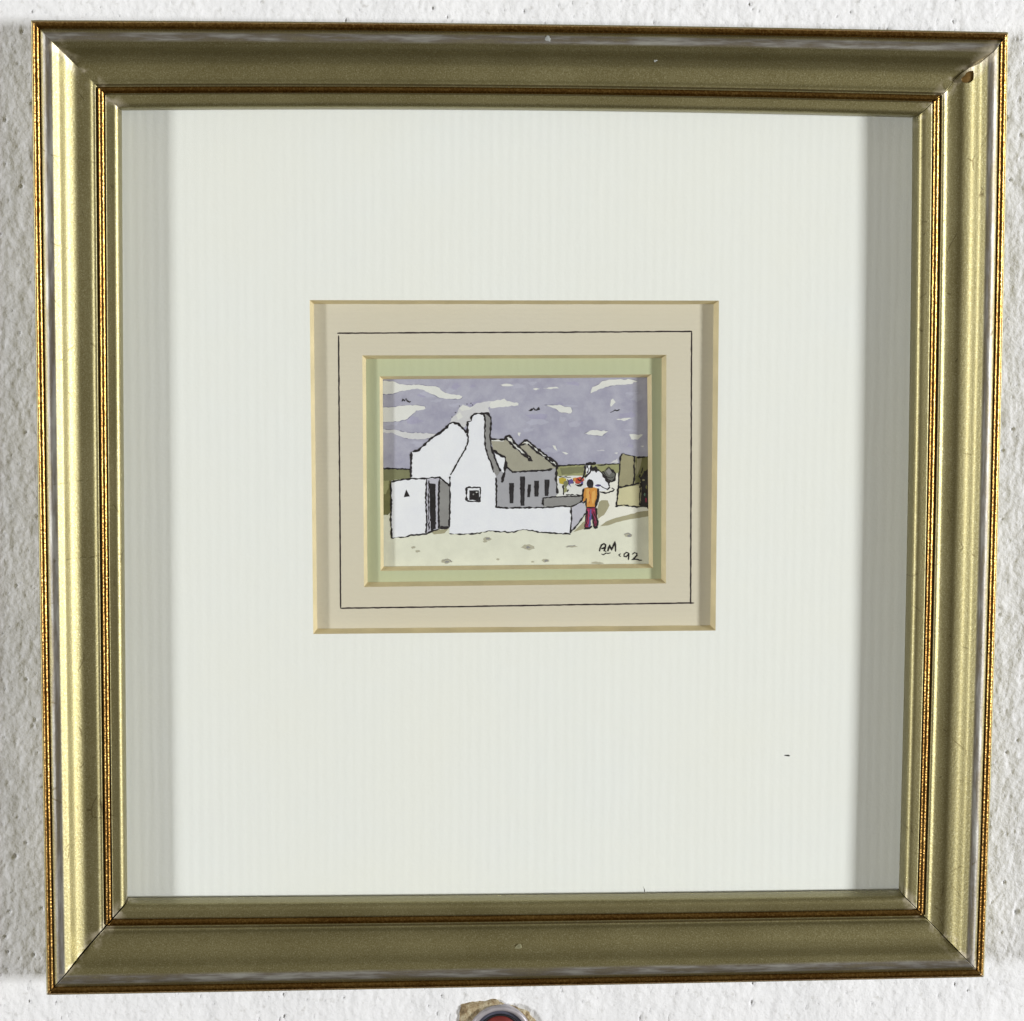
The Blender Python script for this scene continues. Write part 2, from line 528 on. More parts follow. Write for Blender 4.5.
# ------------------------------------------------------------------ flat drawing tools
class Sheet:
    """collects painted patches and pen strokes on one sheet of paper and links them as ONE mesh"""
    def __init__(s, sheet):
        s.sheet, s.z = sheet, Z[sheet]
        s.v, s.f, s.mi, s.mats = [], [], [], []
        s.count = 0                  # every later mark lies a hair above the earlier ones
    def slot(s, m):
        if m not in s.mats:
            s.mats.append(m)
        return s.mats.index(m)
    def pt(s, x, y, layer):
        X, Y = sk(s.sheet, x, y)
        s.v.append(W(X, Y, s.z + .006 * layer + .0002 * s.count))
        return len(s.v) - 1
    def patch(s, pts, m, layer, rough=.25, step=3.0):
        """filled shape with a slightly ragged, brushed edge"""
        out = []
        for (a, b), (c, d) in zip(pts, pts[1:] + pts[:1]):
            k = max(1, int(math.hypot(c - a, d - b) / step))
            for i in range(k):
                t = i / k
                x, y = a + (c - a) * t, b + (d - b) * t
                if i:
                    x += rough * random.uniform(-1, 1); y += rough * random.uniform(-1, 1)
                out.append((x, y))
        s.count += 1
        area = sum(p[0] * q[1] - q[0] * p[1] for p, q in zip(out, out[1:] + out[:1]))
        if area > 0:                 # y runs down in drawing units
            out.reverse()
        s.f.append([s.pt(x, y, layer) for x, y in out])
        s.mi.append(s.slot(m))
    def oval(s, x, y, rx, ry, m, layer, rough=.3, n=14):
        s.patch([(x + rx * math.cos(2 * math.pi * i / n) * (1 + rough * random.uniform(-.5, .5)),
                  y + ry * math.sin(2 * math.pi * i / n) * (1 + rough * random.uniform(-.5, .5))) for i in range(n)], m, layer, .1)
    def pen(s, pts, layer, w=1.25, m=None, wob=.46, vary=.75, step=1.1):
        """one stroke of the pen: uneven width, slight tremble, tapered ends"""
        m = m or m_ink
        s.count += 1
        P = []
        for (a, b), (c, d) in zip(pts, pts[1:]):
            k = max(1, int(math.hypot(c - a, d - b) / step))
            for i in range(k):
                P.append((a + (c - a) * i / k, b + (d - b) * i / k))
        P.append(pts[-1])
        ph = random.uniform(0, 100)
        Q = []
        for i, (x, y) in enumerate(P):
            q = Vector((i * .45, ph, 0))
            Q.append((x + wob * noise.noise(q) * 1.6, y + wob * noise.noise(q + Vector((0, 9, 5))) * 1.6))
        L, R = [], []
        for i, (x, y) in enumerate(Q):
            a, b = Q[max(0, i - 1)], Q[min(len(Q) - 1, i + 1)]
            dx, dy = b[0] - a[0], b[1] - a[1]
            l = math.hypot(dx, dy) or 1
            ww = w * .56 * (1 + vary * 1.7 * noise.noise(Vector((i * .33, ph + 30, 2))))
            if i in (0, len(Q) - 1):
                ww *= .6
            L.append(s.pt(x - dy / l * ww, y + dx / l * ww, layer))
            R.append(s.pt(x + dy / l * ww, y - dx / l * ww, layer))
        for i in range(len(Q) - 1):
            s.f.append([L[i], L[i + 1], R[i + 1], R[i]])
            s.mi.append(s.slot(m))
    def done(s, name, parent):
        return build(name, s.v, s.f, s.mats, parent, fmat=s.mi)

# ruled ink line on the tan card
k = Sheet('tan')
for pts in ([(337.3, 333.3), (430, 332.6), (560, 332.2), (692, 331.4)], [(338.6, 335.5), (339.2, 430), (340, 520), (340.6, 608)],
            [(691.6, 331.6), (691.2, 430), (690.6, 604)], [(340.4, 608.2), (460, 606.6), (580, 604.6), (694, 602.9)]):
    k.pen(pts, 2, 1.35, m_inkbrown, .16, .18, 2.2)
k.done('ink_line', tan_board)
# specks caught on the white card
def speck(pts, w):
    k = Sheet('white')
    k.pen(pts, 3, w)
    k.done('speck', white_board)
speck([(784.6, 755.2), (790, 755.6)], 1.2)
speck([(642.6, 886.5), (644, 889), (644.6, 891.5)], .75)

# ------------------------------------------------------------------ the painting
w_sky = wash('lavender_grey_wash', 165, 165, 187, .15, rgb(178, 179, 194))
w_sky2 = wash('lavender_grey_pool', 160, 159, 183, .12)
w_sky3 = wash('lavender_grey_thin', 173, 174, 192, .10)
w_cloud = wash('bare_paper_cloud', 214, 216, 214, .03)
w_smoke = wash('thin_grey_smoke', 203, 204, 208, .06)
w_skyedge = wash('darker_lavender_edge', 132, 132, 150, .08)
w_white = wash('white_body_colour', 224, 227, 239, .03)
w_ground = wash('cream_sand_wash', 215, 217, 202, .05)
w_path = wash('pale_path', 224, 224, 215, .03)
w_hill = wash('olive_hill_wash', 124, 126, 96, .12)
w_hill2 = wash('pale_olive_wash', 150, 152, 112, .12)
w_bush = wash('dark_olive_wash', 114, 114, 78, .18)
w_roof = wash('grey_brown_thatch', 158, 156, 142, .07)
w_roofdk = wash('dark_grey_roof', 104, 106, 102, .15)
w_shade = wash('cool_grey_shade', 160, 161, 168, .06)
w_shade2 = wash('mid_grey_shade', 138, 138, 138, .08)
w_lilac = wash('pale_lilac_shade', 184, 184, 196, .05)
w_dark = wash('dark_opening', 52, 52, 56, .25)
w_shed = wash('olive_brown_wall', 152, 148, 120, .08)
w_shed2 = wash('khaki_wall', 196, 192, 156, .05)
w_stone = wash('grey_stone_wash', 172, 170, 152, .08)
w_orange = wash('orange_ochre', 204, 144, 72, .14)
w_amber = wash('amber_wash', 218, 168, 96, .12)
w_pink2 = wash('thin_crimson', 178, 72, 110, .14)
w_pink = wash('crimson_pink', 146, 52, 82, .16)
w_yellow = wash('mustard_yellow', 182, 163, 66, .12)
w_blue = wash('violet_blue', 98, 90, 146, .12)
w_red = wash('brick_red', 188, 82, 66, .15)
w_gshadow = wash('sand_shadow', 160, 156, 130, .07)
w_teal = wash('grey_green', 100, 128, 112, .1)

LX, RX, TY, BY = 376, 657, 371, 573
sheet = Sheet('paint')
sheet.patch([(LX, TY), (RX, TY), (RX, BY), (LX, BY)], w_ground, 0, 0, 500)
painting = sheet.done('painting', frame)
painting['label'] = 'small ink and watercolour painting of white cottages under a lavender sky'

# --- sky
S = Sheet('paint')
S.patch([(LX, TY), (RX, TY), (RX, 466), (560, 466), (411, 470), (LX, 470)], w_sky, 1, 0, 500)
for i in range(34):
    x, y = random.uniform(384, 646), random.uniform(382, 458)
    S.oval(x, y, random.uniform(3, 11), random.uniform(1.2, 3.6), w_sky2 if random.random() < .5 else w_sky3, 1.5, 1.0, 12)
def cloud(pts, m=None, rim=.0):
    if rim:
        cx = sum(p[0] for p in pts) / len(pts); cy = sum(p[1] for p in pts) / len(pts)
        S.patch([(x + (rim if x > cx else -rim) * .7, y + rim * (1 if y > cy else -1)) for x, y in pts], w_skyedge, 2, .5, 2)
    S.patch(pts, m or w_cloud, 3, .5, 2)
cloud([(LX, 380.8), (392.6, 381.2), (399.5, 384.1), (407.3, 385.1), (418.1, 384.6), (429.8, 386.1), (437.7, 387), (442.6, 391.4), (449.4, 393.9),
       (459.2, 394.9), (462.7, 396.8), (460.2, 398.8), (449.4, 398.8), (439.6, 397.8), (429.8, 393.4), (424, 390), (417.1, 388.5), (407.3, 390),
       (399.5, 391.4), (392.6, 393.9), (LX, 394.4)], rim=.45)
cloud([(LX, 407.3), (392.6, 407.1), (404.4, 405.6), (417.1, 405.2), (425, 406.6), (425.4, 408.6), (421, 410), (416.1, 410.5), (413.2, 413.5),
       (407.3, 418.9), (399.5, 421.3), (LX, 421.8)], rim=.5)
cloud([(LX, 429.4), (392.6, 429.6), (407.3, 432.6), (437, 433.6), (429.8, 438), (419.1, 439.4), (404.4, 438), (392.6, 432.8), (LX, 432.4)], w_smoke, rim=.4)
cloud([(449.5, 424), (451.4, 418.4), (456.3, 414), (459.2, 408.1), (463.1, 404.2), (466, 407.6), (471.9, 407.1), (475.8, 403.7), (484.6, 401.7), (491.4, 401.2),
       (494.5, 403.5), (488, 408), (490, 414), (484.6, 416), (472.8, 417), (468, 426), (462, 428)], w_smoke)
cloud([(489.5, 404.6), (491.4, 401.2), (502.2, 399.3), (504.2, 398.6), (507.1, 401.2), (518.4, 403.2), (518.4, 405.2), (510, 406.1), (494.4, 408.1), (490.5, 408.5)])
for pts in ([(459, 408), (463, 405), (470, 407.5), (474, 406), (470, 409.5), (462, 411)], [(456, 415), (460, 412), (463, 417), (458, 420)]):
    S.patch(pts, w_cloud, 4, .3)
cloud([(498.3, 385.1), (506.1, 383.6), (514, 385.1), (506.1, 386.2)], rim=.2)
cloud([(532.6, 389), (536.5, 388), (539.9, 389), (536, 390.3)])
cloud([(542.4, 388.1), (557.1, 387), (559, 388.3), (551.2, 389.2)])
cloud([(544.3, 405.0), (561.4, 405.2), (564.7, 406.9), (571.1, 407.4), (572.2, 411.2), (571.1, 413.3), (561.4, 412.6), (554, 408.2)], rim=.3)
cloud([(590.4, 393.5), (592.6, 387), (599, 384.3), (602.3, 381.1), (611.9, 379.5), (630.2, 379.3), (637.7, 381.1), (630.2, 384.2), (616.2, 384.9), (605.5, 387), (598, 389.7)], rim=.4)
cloud([(610.9, 406.9), (610, 405), (610.9, 399.9), (613, 398.5), (615.7, 402.1), (613, 404.7)])
cloud([(616.2, 419.2), (629.1, 417.6), (631.8, 418.2), (624.8, 420.9)])
cloud([(584, 433.2), (592.6, 430), (608.2, 431.1), (602.3, 435.9), (594.7, 435.4)], rim=.35)
cloud([(629.1, 434.3), (643.1, 434.6), (637.7, 439.7), (631.3, 439.1)])
cloud([(517.6, 432.6), (520.8, 432.6), (519.4, 436.5)])
cloud([(552.5, 445.3), (555.3, 445.6), (557.4, 451), (554, 448.5)])
cloud([(561.8, 451.8), (564, 452), (568.4, 453.6), (566, 454.6)])
cloud([(610.3, 462.6), (617.3, 458.4), (618.3, 462.9)], w_smoke)
cloud([(597, 450.4), (604, 450), (604.5, 450.8), (597.6, 451)], w_smoke)
cloud([(614, 453), (618, 452.4), (617, 454.3)], w_smoke)
cloud([(640, 446), (644, 445.6), (643, 447.4)], w_smoke)
for b in ([(402, 401.6), (403, 399), (404.4, 401), (406, 398.2), (407, 400.6), (409.4, 402), (410.8, 401.4)],
          [(528.7, 410.6), (531.5, 410.2), (533.6, 408), (535, 409.8), (537, 410), (538.9, 407.5), (539.8, 410)],
          [(610.3, 412.4), (613, 411.4), (615.2, 410.1), (617, 410.8), (619.8, 409.6)]):
    S.pen(b, 5, 1.0, w_dark, .15)
S.pen([(529.5, 410.5), (533, 409.5)], 5, 1.4)
S.pen([(538, 409.8), (539.4, 408.6)], 5, 1.5)
for (x, y) in ((467, 404), (471, 403.2), (472.5, 405), (459.5, 406), (455.5, 412.5), (452, 417)):
    S.oval(x, y, .7, .5, w_dark, 5)
S.done('painted_sky', painting)

# --- hills, yard and stones
G = Sheet('paint')
G.patch([(LX, 468.3), (411.5, 469.2), (411.5, 478.6), (395, 479.8), (392, 481), (LX, 481)], w_hill, 2, .2)
G.patch([(LX, 481), (392, 480.6), (391.8, 509), (388, 515), (LX, 515.8)], w_bush, 2, .5)
G.patch([(LX, 481), (389, 480.5), (388.5, 488), (386, 494), (LX, 494)], w_hill2, 3, .4)
G.pen([(LX, 468.3), (392, 468.6), (410.8, 469.4)], 4, 1.3)
G.patch([(556, 465.3), (619.5, 463.6), (619.5, 472), (600, 480), (572, 479), (557, 481)], w_hill2, 2, .3)
G.patch([(560, 468), (584, 466.5), (583, 472.4), (562, 475)], w_hill, 3, .6)
G.patch([(557, 476), (583, 475.6), (590, 484), (586, 500), (557, 500)], w_cloud, 3, .3)
G.patch([(602, 478), (618.6, 474), (618, 488), (616, 506.6), (640, 507), (RX, 506), (RX, 511), (628.4, 514.6), (613.8, 518.4), (600, 525), (596, 500)], w_path, 2, .3)
# the row of bright garments along the line, laid wet into each other
G.patch([(558.6, 478.4), (562, 477.4), (566.4, 478.6), (566, 482.4), (563, 484.4), (559.4, 483.4)], w_yellow, 4, .5)
G.patch([(563.6, 481.6), (567.2, 480.6), (568.4, 484), (566, 487.8), (563.4, 486)], w_hill, 4, .5)
G.patch([(562.4, 488), (566, 487), (568, 490.4), (564.6, 493)], w_hill2, 4, .5)
G.patch([(568.4, 480.2), (571.4, 478.8), (573.4, 480.4), (573, 484.4), (570.4, 486.2), (568.2, 484)], w_blue, 4, .4)
G.patch([(572.8, 478.2), (576, 477.4), (577.6, 479.4), (575.2, 481.8), (573.2, 481)], w_orange, 4, .4)
G.patch([(576, 478), (580, 476.8), (583.4, 477.6), (584.4, 480.2), (581.4, 482.6), (578, 484), (575, 483.2)], w_red, 4, .5)
G.patch([(580.6, 482), (583.4, 481.4), (583, 485), (580.8, 485.6)], w_blue, 5, .4)
G.patch([(570, 484), (573.6, 483.4), (574, 485.6), (571, 487.4)], w_cloud, 5, .3)
for pts in ([(567.4, 479.4), (568.2, 482), (568.6, 485.2), (571.4, 487)], [(573.4, 478.6), (574.2, 481), (573.4, 484.2)], [(577.6, 478.2), (579.4, 480.6), (582.6, 481)],
            [(575, 484.6), (578, 483.4), (581.4, 485.2), (583, 484)]):
    G.pen(pts, 6, .9)
G.pen([(557, 466), (572, 465), (585.5, 464.6)], 5, 1.15)
G.pen([(597.5, 465.2), (608, 464.2), (619, 463.8)], 5, 1.1)
G.pen([(585.6, 463.9), (596, 463.3)], 5, 1.9)
G.pen([(576, 485), (580.5, 485.6), (583, 484.2)], 6, 1.3)
G.pen([(559, 476.6), (571, 477.4)], 6, .8)
G.pen([(563.2, 485), (563.6, 494.6)], 6, 1.15)
G.pen([(566, 494.6), (574, 494.9), (583, 495.2)], 6, 1.05)
G.pen([(567, 492), (569, 489.6)], 6, .9)
G.patch([(599, 502), (601.5, 500.2), (607.6, 500.3), (609.5, 505.2), (606.5, 511), (604, 515), (598.4, 518.8), (597, 510)], w_gshadow, 3, .3)
G.patch([(600.3, 526.2), (606, 521.6), (613.8, 518.6), (628.4, 514.8), (640, 511.6), (RX, 509.6), (RX, 514.8), (633.3, 518.7), (616.2, 522.3), (608, 525.4)], w_gshadow, 3, .3)
G.patch([(573.5, 532), (583, 522), (590, 520), (588, 527.5), (580, 530)], w_gshadow, 3, .3)
for (x, y, rx, ry) in ((413, 547.4, 2.4, 1.1), (417.6, 551.2, 2.8, 1.2), (446.6, 561.4, 5, 2.4), (487.2, 539, 3.6, 1.9), (485, 541.4, 2.2, 1.1), (528, 547.3, 6.2, 2.7), (498, 559.3, 1.5, 1.2),
                       (545.6, 560.6, 3.6, 1.7), (532.6, 561.8, 1.8, .8), (571, 546.4, 5.2, 1.0), (628, 535.2, 3.8, 2.0), (597, 562.9, 6, 1.2)):
    G.oval(x, y, rx, ry, w_stone, 3, .6)
for (x, y) in ((447, 561.8), (528, 547.4), (546, 560.8), (629, 536), (488, 538.6)):
    G.oval(x, y, 2.2, 1.1, w_shade2, 4, .7)
G.pen([(442, 561.4), (446, 558.9), (450.5, 560.2), (451.6, 562)], 5, .6, w_shade2)
G.pen([(624, 534.2), (628, 532.8), (631.5, 535)], 5, .6, w_shade2)
G.pen([(566, 547), (575, 545.4)], 5, .6, w_shade2)
G.done('painted_yard', painting)

# --- far house, main cottage, annex and garden wall
H = Sheet('paint')
H.patch([(585.6, 477.6), (589, 470.4), (595.4, 468), (601.5, 473.2), (604.4, 478.3), (610, 483.6), (609.6, 489.8), (600, 491.2), (586, 489)], w_white, 4, .2)
H.patch([(585.6, 465.2), (590.3, 465.2), (591, 472.4), (586.4, 474.6)], w_white, 4, .1)
H.patch([(602, 473), (606, 470.6), (609, 467.8), (613, 472.4), (615, 474), (614.8, 480.2), (612, 482), (608, 479.6), (604.4, 478)], w_roofdk, 5, .2)
H.patch([(606, 471), (609, 468.4), (612, 472), (609, 475.4)], w_shade2, 6, .3)
H.oval(598, 485.4, 2.8, 1.1, w_blue, 5, .4)
H.pen([(585.2, 465), (585, 472), (583.6, 476.8), (580.6, 480)], 6, 1.6)
H.pen([(585, 465), (590.5, 464.4), (590.8, 470.5), (588, 474.4), (585, 477)], 6, 1.3)
H.pen([(591, 469), (594.4, 467.6), (596, 471.4), (598, 469)], 6, 1.8)
H.pen([(598, 468.8), (602, 473), (605, 478.6), (610, 483)], 6, 1.2)
H.pen([(601.6, 472.8), (606, 470), (608.6, 467), (612.6, 471.4), (615.6, 473.6), (614.8, 479.8), (611.6, 482), (609, 481)], 6, 1.3)
H.pen([(603, 474), (607, 479.4), (611, 481)], 8, 1.5)
H.pen([(586.4, 466), (588.6, 469), (587.6, 473)], 8, 1.0)
H.pen([(604, 472), (606.4, 476.6), (610.4, 478.4), (613.4, 476.6)], 8, 1.1)
H.pen([(605, 479), (608.4, 482.4), (609.6, 486.6)], 8, 1.3)
H.pen([(590.6, 466), (593, 470.5), (595.6, 467.4), (598.6, 471)], 8, 1.4)
H.pen([(609, 467.4), (613.6, 471.6)], 8, 1.5)
H.pen([(596.6, 485), (600, 485.2), (603.6, 488), (607.4, 489.6), (610.4, 486.8)], 6, 1.0)
H.pen([(599.5, 491.8), (606, 493), (612, 491.4), (614.2, 489.4), (612, 487.8)], 6, 1.3)
# left gable
H.patch([(411.2, 451.7), (417.6, 450.7), (424, 444.8), (435.7, 435), (443.6, 430.6), (449.4, 423.8), (453.4, 422.3), (458.3, 423.8), (467.1, 432.6), (469, 440),
         (466, 449), (452, 474), (452, 534), (425, 480), (410.8, 479)], w_white, 4, .15)
# roof and long wall in shade
H.patch([(490.6, 439), (504.2, 439.6), (506.1, 436.5), (509.1, 436), (514, 442), (519, 446), (523.8, 441), (527.2, 440.4), (541, 451.4), (556, 462), (557.4, 466.6),
         (551.9, 469.7), (533.5, 470.9), (512.7, 472.1), (507.2, 469.7), (506, 460), (498.3, 454.5), (493.4, 450.2)], w_roof, 4, .1)
H.patch([(493, 470), (500.5, 470), (507.2, 468.6), (512.7, 471.4), (551.9, 469), (556.6, 468), (557.6, 494.2), (552, 500), (545, 507.6), (495.6, 507.6)], w_shade, 4, .1)
H.patch([(494.6, 451.4), (499, 455.2), (505, 458.2), (505, 473.6), (501, 470.8), (497, 461)], w_white, 5, .1)
H.patch([(506.6, 437.6), (509, 437), (511.4, 438.8), (513.6, 443), (531, 459.4), (529.4, 459.6), (512, 446), (508, 440)], w_cloud, 5, .1)
H.patch([(523.4, 442.4), (527, 441.4), (541, 452), (556, 463.4), (556, 466), (540, 455), (529, 445.4)], w_cloud, 5, .1)
H.patch([(491, 439.3), (504, 440), (503.6, 441.4), (491, 440.9)], w_cloud, 5, .1)
# chimney gable and garden wall
H.patch([(471.9, 415.9), (474.8, 414), (483.6, 413.5), (485.1, 420.8), (484.6, 432.6), (485.1, 446.3), (488.5, 458), (491.3, 462.3), (494, 472), (496.2, 477), (496.4, 507.4),
         (526, 507.4), (562.3, 506), (570.9, 507), (571.5, 516.2), (570.3, 534), (538.4, 532.2), (526.2, 529.6), (520.1, 529.8), (514, 532.2), (489.5, 530.9), (465, 534), (449.4, 534),
         (449.6, 476), (459, 459.7), (466, 448.3), (467.9, 441.4), (467, 433.6), (467.4, 421.8), (471.4, 420.8)], w_white, 6, .1)
H.patch([(483.6, 413.5), (487.5, 413.8), (490.5, 416.9), (491, 423.8), (490, 431.6), (490.3, 439.4), (491.4, 449.2), (494.4, 458), (500.5, 471), (497, 476), (493.8, 472),
         (488.5, 458), (485.1, 446.3), (484.6, 432.6), (485.1, 420.8)], w_shade2, 7, .1)
H.patch([(543.3, 497.3), (562.3, 496.6), (582.5, 496), (581.3, 500.9), (572.1, 506), (562.3, 505.8), (543.3, 507)], w_shade2, 6, .15)
H.patch([(572.1, 505.8), (583, 500.5), (585.4, 507), (585.6, 513), (573.4, 529.4), (570.8, 533.4), (571.6, 516)], w_lilac, 6, .15)
# annex with its open door
H.patch([(391.5, 480.7), (402, 479.5), (411.7, 478.3), (427, 478.9), (425.8, 533.5), (411.7, 535.2), (403.2, 537), (391, 538)], w_white, 6, .1)
H.patch([(426.4, 478.9), (439.3, 477.8), (438.6, 528.6), (430, 531.4), (425.8, 533.4)], w_lilac, 6, .1)
H.patch([(429.5, 483.2), (435.6, 483.8), (435.8, 528.6), (430.9, 530.6), (429.8, 510)], w_dark, 7, .25)
H.patch([(439.3, 478.9), (449.8, 486.2), (449.2, 528.4), (438.7, 527.4)], w_shade2, 7, .1)
H.patch([(430.5, 531), (448.6, 528.6), (444.5, 533.2), (434, 534.4)], w_gshadow, 7, .2)
H.patch([(406.2, 489.4), (409.9, 496.4), (403.8, 497.2)], w_dark, 8, .15)
H.patch([(406, 490), (409.2, 496), (404.4, 496.6)], m_ink, 9, .1)
# openings
for q in ([(509, 483), (514, 483), (513.3, 503.3), (509.7, 503.3)], [(520, 476.4), (525, 476.4), (524.4, 505.8), (520.7, 505.8)], [(528, 484.4), (531, 484.4), (529.9, 497.2), (527.2, 497.2)],
          [(534.1, 480.7), (539, 480.7), (538.4, 496.6), (534.5, 496.6)], [(544.5, 479.5), (549.5, 479.5), (548.2, 496), (544.8, 496)]):
    H.patch(q, w_dark, 7, .2)
    H.pen([(q[0][0] + .9, q[0][1] + .8), (q[3][0] + .8, q[3][1] - .8)], 8, 1.3)
    H.pen([(q[1][0] - .9, q[1][1] + .8), (q[2][0] - .6, q[2][1] - .8)], 8, 1.1)
H.patch([(469.3, 490.3), (478.8, 490.3), (479.2, 500.4), (469.3, 500)], w_dark, 8, .2)
H.patch([(470.4, 491.4), (477.8, 491.2), (478, 499.4), (470.4, 499.2)], m_ink, 9, .3)
H.oval(473.4, 494.4, .8, .8, w_shade2, 10, .4)
H.oval(476.6, 492.2, 1.0, .5, w_cloud, 10, .4)
H.pen([(466.4, 500.8), (466.6, 487.6), (480.2, 487.2)], 9, 1.5)
H.pen([(480.2, 487), (480, 501.4), (467, 501.2)], 9, 1.3)
P = lambda pts, w=1.35, **kw: H.pen(pts, 11, w, **kw)
P([(410.8, 477.4), (411, 464), (411.4, 452), (417.6, 450.7), (424, 444.8), (435.7, 435), (443.6, 430.6), (449.4, 423.8), (453.4, 422.2), (458.3, 423.8), (463, 428.6), (467.1, 432.8)], 1.7)
P([(440, 432), (446, 428), (449, 424.6)], 1.9)
P([(467.2, 433.4), (468.4, 440.4), (465.4, 449), (459, 459.7), (452, 472.6), (450.4, 474.9)], 1.2)
P([(467.4, 434), (467.3, 421.8), (471.4, 420.8), (471.7, 416.2), (474.8, 413.9), (483.6, 413.4), (487.5, 413.6), (490.6, 416.9), (491, 424), (490, 432), (490.5, 439.4), (491.4, 449.2),
   (494.4, 457), (497.4, 464), (500.5, 471)], 1.6)
P([(483.8, 413.6), (485.2, 421), (484.6, 432.6), (485.1, 446.3), (488.5, 458), (491.3, 462.3), (493.6, 472.8)], 1.2)
P([(450, 476), (449.8, 500), (449.3, 527.8)], 1.2)
P([(491, 438.7), (498, 439.4), (504.2, 439.3), (506, 436.4), (509.2, 435.9), (512, 438), (514, 442.4), (519.6, 446.6)], 1.45)
P([(506, 438), (509, 441.6), (514, 446.4), (522, 453.6), (531.6, 460.6)], 1.35)
P([(513.6, 442), (523, 450.4), (531.4, 459)], 1.3)
P([(528.6, 458.4), (532.6, 461.2)], 2.5)
P([(518.6, 446), (523.8, 440.9), (527.2, 440.3), (535, 446.8), (545, 454.6), (556, 462), (557.6, 466.4)], 1.6)
P([(519.6, 445.6), (523.4, 444.4), (526, 443.4)], 1.2)
P([(527.6, 444), (536, 451), (545, 457.4), (552, 463.6), (556.6, 467.2)], 1.5)
P([(549, 459), (553, 462)], 1.9)
P([(493.4, 450), (498.3, 454.2), (505.2, 457.3), (505.8, 461), (505, 468), (504, 474.6), (502.2, 482.4)], 1.6)
P([(503.6, 474.8), (502.4, 481.4)], 2.0)
P([(506, 461), (506.8, 467), (512.7, 472.1), (524, 471.3), (533.5, 470.8), (545, 470.4), (552.4, 469)], 1.5)
P([(496.2, 477.4), (496.4, 492), (496.2, 507.2), (505, 507.9), (526, 507.6), (545, 507.6), (562.4, 506), (570.8, 506.8)], 1.3)
P([(557.2, 466.6), (556, 476), (557, 486), (557.4, 493.8)], 1.4)
P([(543.2, 505.4), (543.1, 498), (552, 497), (562.3, 496.6), (582, 496), (582.4, 494.8)], 1.1)
P([(542.4, 500), (542.6, 504.4)], 1.6)
P([(571, 506.6), (576, 504.6), (582.5, 501)], 1.0)
P([(570.8, 507), (571.6, 516.2), (570.4, 533.2)], 1.3)
P([(571, 532), (578, 523.8), (585.6, 513.4)], 1.1, m=w_dark)
P([(449.3, 533.8), (458, 534.2), (465, 534), (474, 533.6), (480.9, 532.8), (489.5, 530.9), (500, 531.8), (514, 532.2), (520.1, 529.8), (526.2, 529.5), (538.4, 532.2), (552, 532.8), (562, 533.4), (570.4, 534)], 1.05, wob=.45)
P([(391.7, 538.4), (391, 520), (391.4, 500), (390.8, 482), (402, 479.8), (411.7, 478.2), (420, 478.8), (431, 477.8), (439.4, 477.4), (449.8, 486)], 1.35)
P([(390.8, 538), (403.2, 537), (411.7, 535.2), (425.8, 534), (431, 531.6), (440, 529), (449, 528.2)], 1.35)
P([(426.6, 479), (425.8, 500), (426.8, 520), (426, 533.4)], 1.25)
P([(428.9, 480), (428.6, 505), (429, 530)], 1.0)
P([(439.3, 478), (438.4, 500), (438.8, 528.4)], 1.3)
P([(440, 527.4), (448.6, 527)], 2.2)
P([(431.6, 484), (432.4, 530)], 2.6)
P([(434.4, 484), (434.8, 529)], 1.6)
H.done('painted_cottage', painting)

# --- shed at the right edge
E_ = Sheet('paint')
E_.patch([(620, 456.3), (622.1, 453.6), (634.5, 456.3), (RX, 456.6), (RX, 507), (640, 506), (616.4, 506.2), (618, 488)], w_shed, 4, .15)
E_.patch([(636, 457), (RX, 457), (RX, 466), (645, 480), (635, 484)], w_bush, 5, .4)
E_.patch([(637, 458), (642, 457.6), (640, 468), (636.4, 476)], w_shed, 6, .4)
E_.patch([(618.4, 487.6), (628, 486), (639.4, 485.4), (639.6, 506.4), (616.6, 505.6)], w_shed2, 5, .15)
E_.patch([(640.4, 478), (644, 472), (RX, 462), (RX, 508), (640, 507), (641.4, 494)], w_dark, 6, .5)
for i in range(15):
    x, y = random.uniform(640, 648), random.uniform(467, 504)
    E_.pen([(x, y), (x + random.uniform(-1.6, 1.6), y + 2.4), (x + random.uniform(-2, 2), y + 5)], 8, 1.4, wob=.6)
E_.oval(646, 500, .8, 2.4, w_pink, 8, .4)
E_.oval(643.4, 480, 1.3, 1.0, w_shed, 9, .4)
E_.oval(646.4, 487, .9, 2.0, w_bush, 9, .4)
E_.oval(644.6, 494.5, .8, 1.6, w_teal, 9, .4)
E_.pen([(622, 453.6), (620.4, 458), (619.4, 470), (618.2, 488), (616.4, 506)], 9, 1.3)
E_.pen([(622, 453.6), (628, 454.8), (634.8, 456.6), (634, 466), (634.6, 478), (633, 484.6)], 9, 1.3)
E_.pen([(637, 457.3), (642, 457), (RX, 456.2)], 9, 1.3)
E_.pen([(618.4, 487.8), (626, 486), (633, 485), (640, 482.6)], 9, 1.2)
E_.pen([(615, 506.2), (624, 505), (632, 506.4), (640.6, 506.8)], 9, 1.3)
E_.pen([(639.6, 485), (640, 496), (639.4, 506)], 9, 1.0)
E_.done('painted_shed', painting)

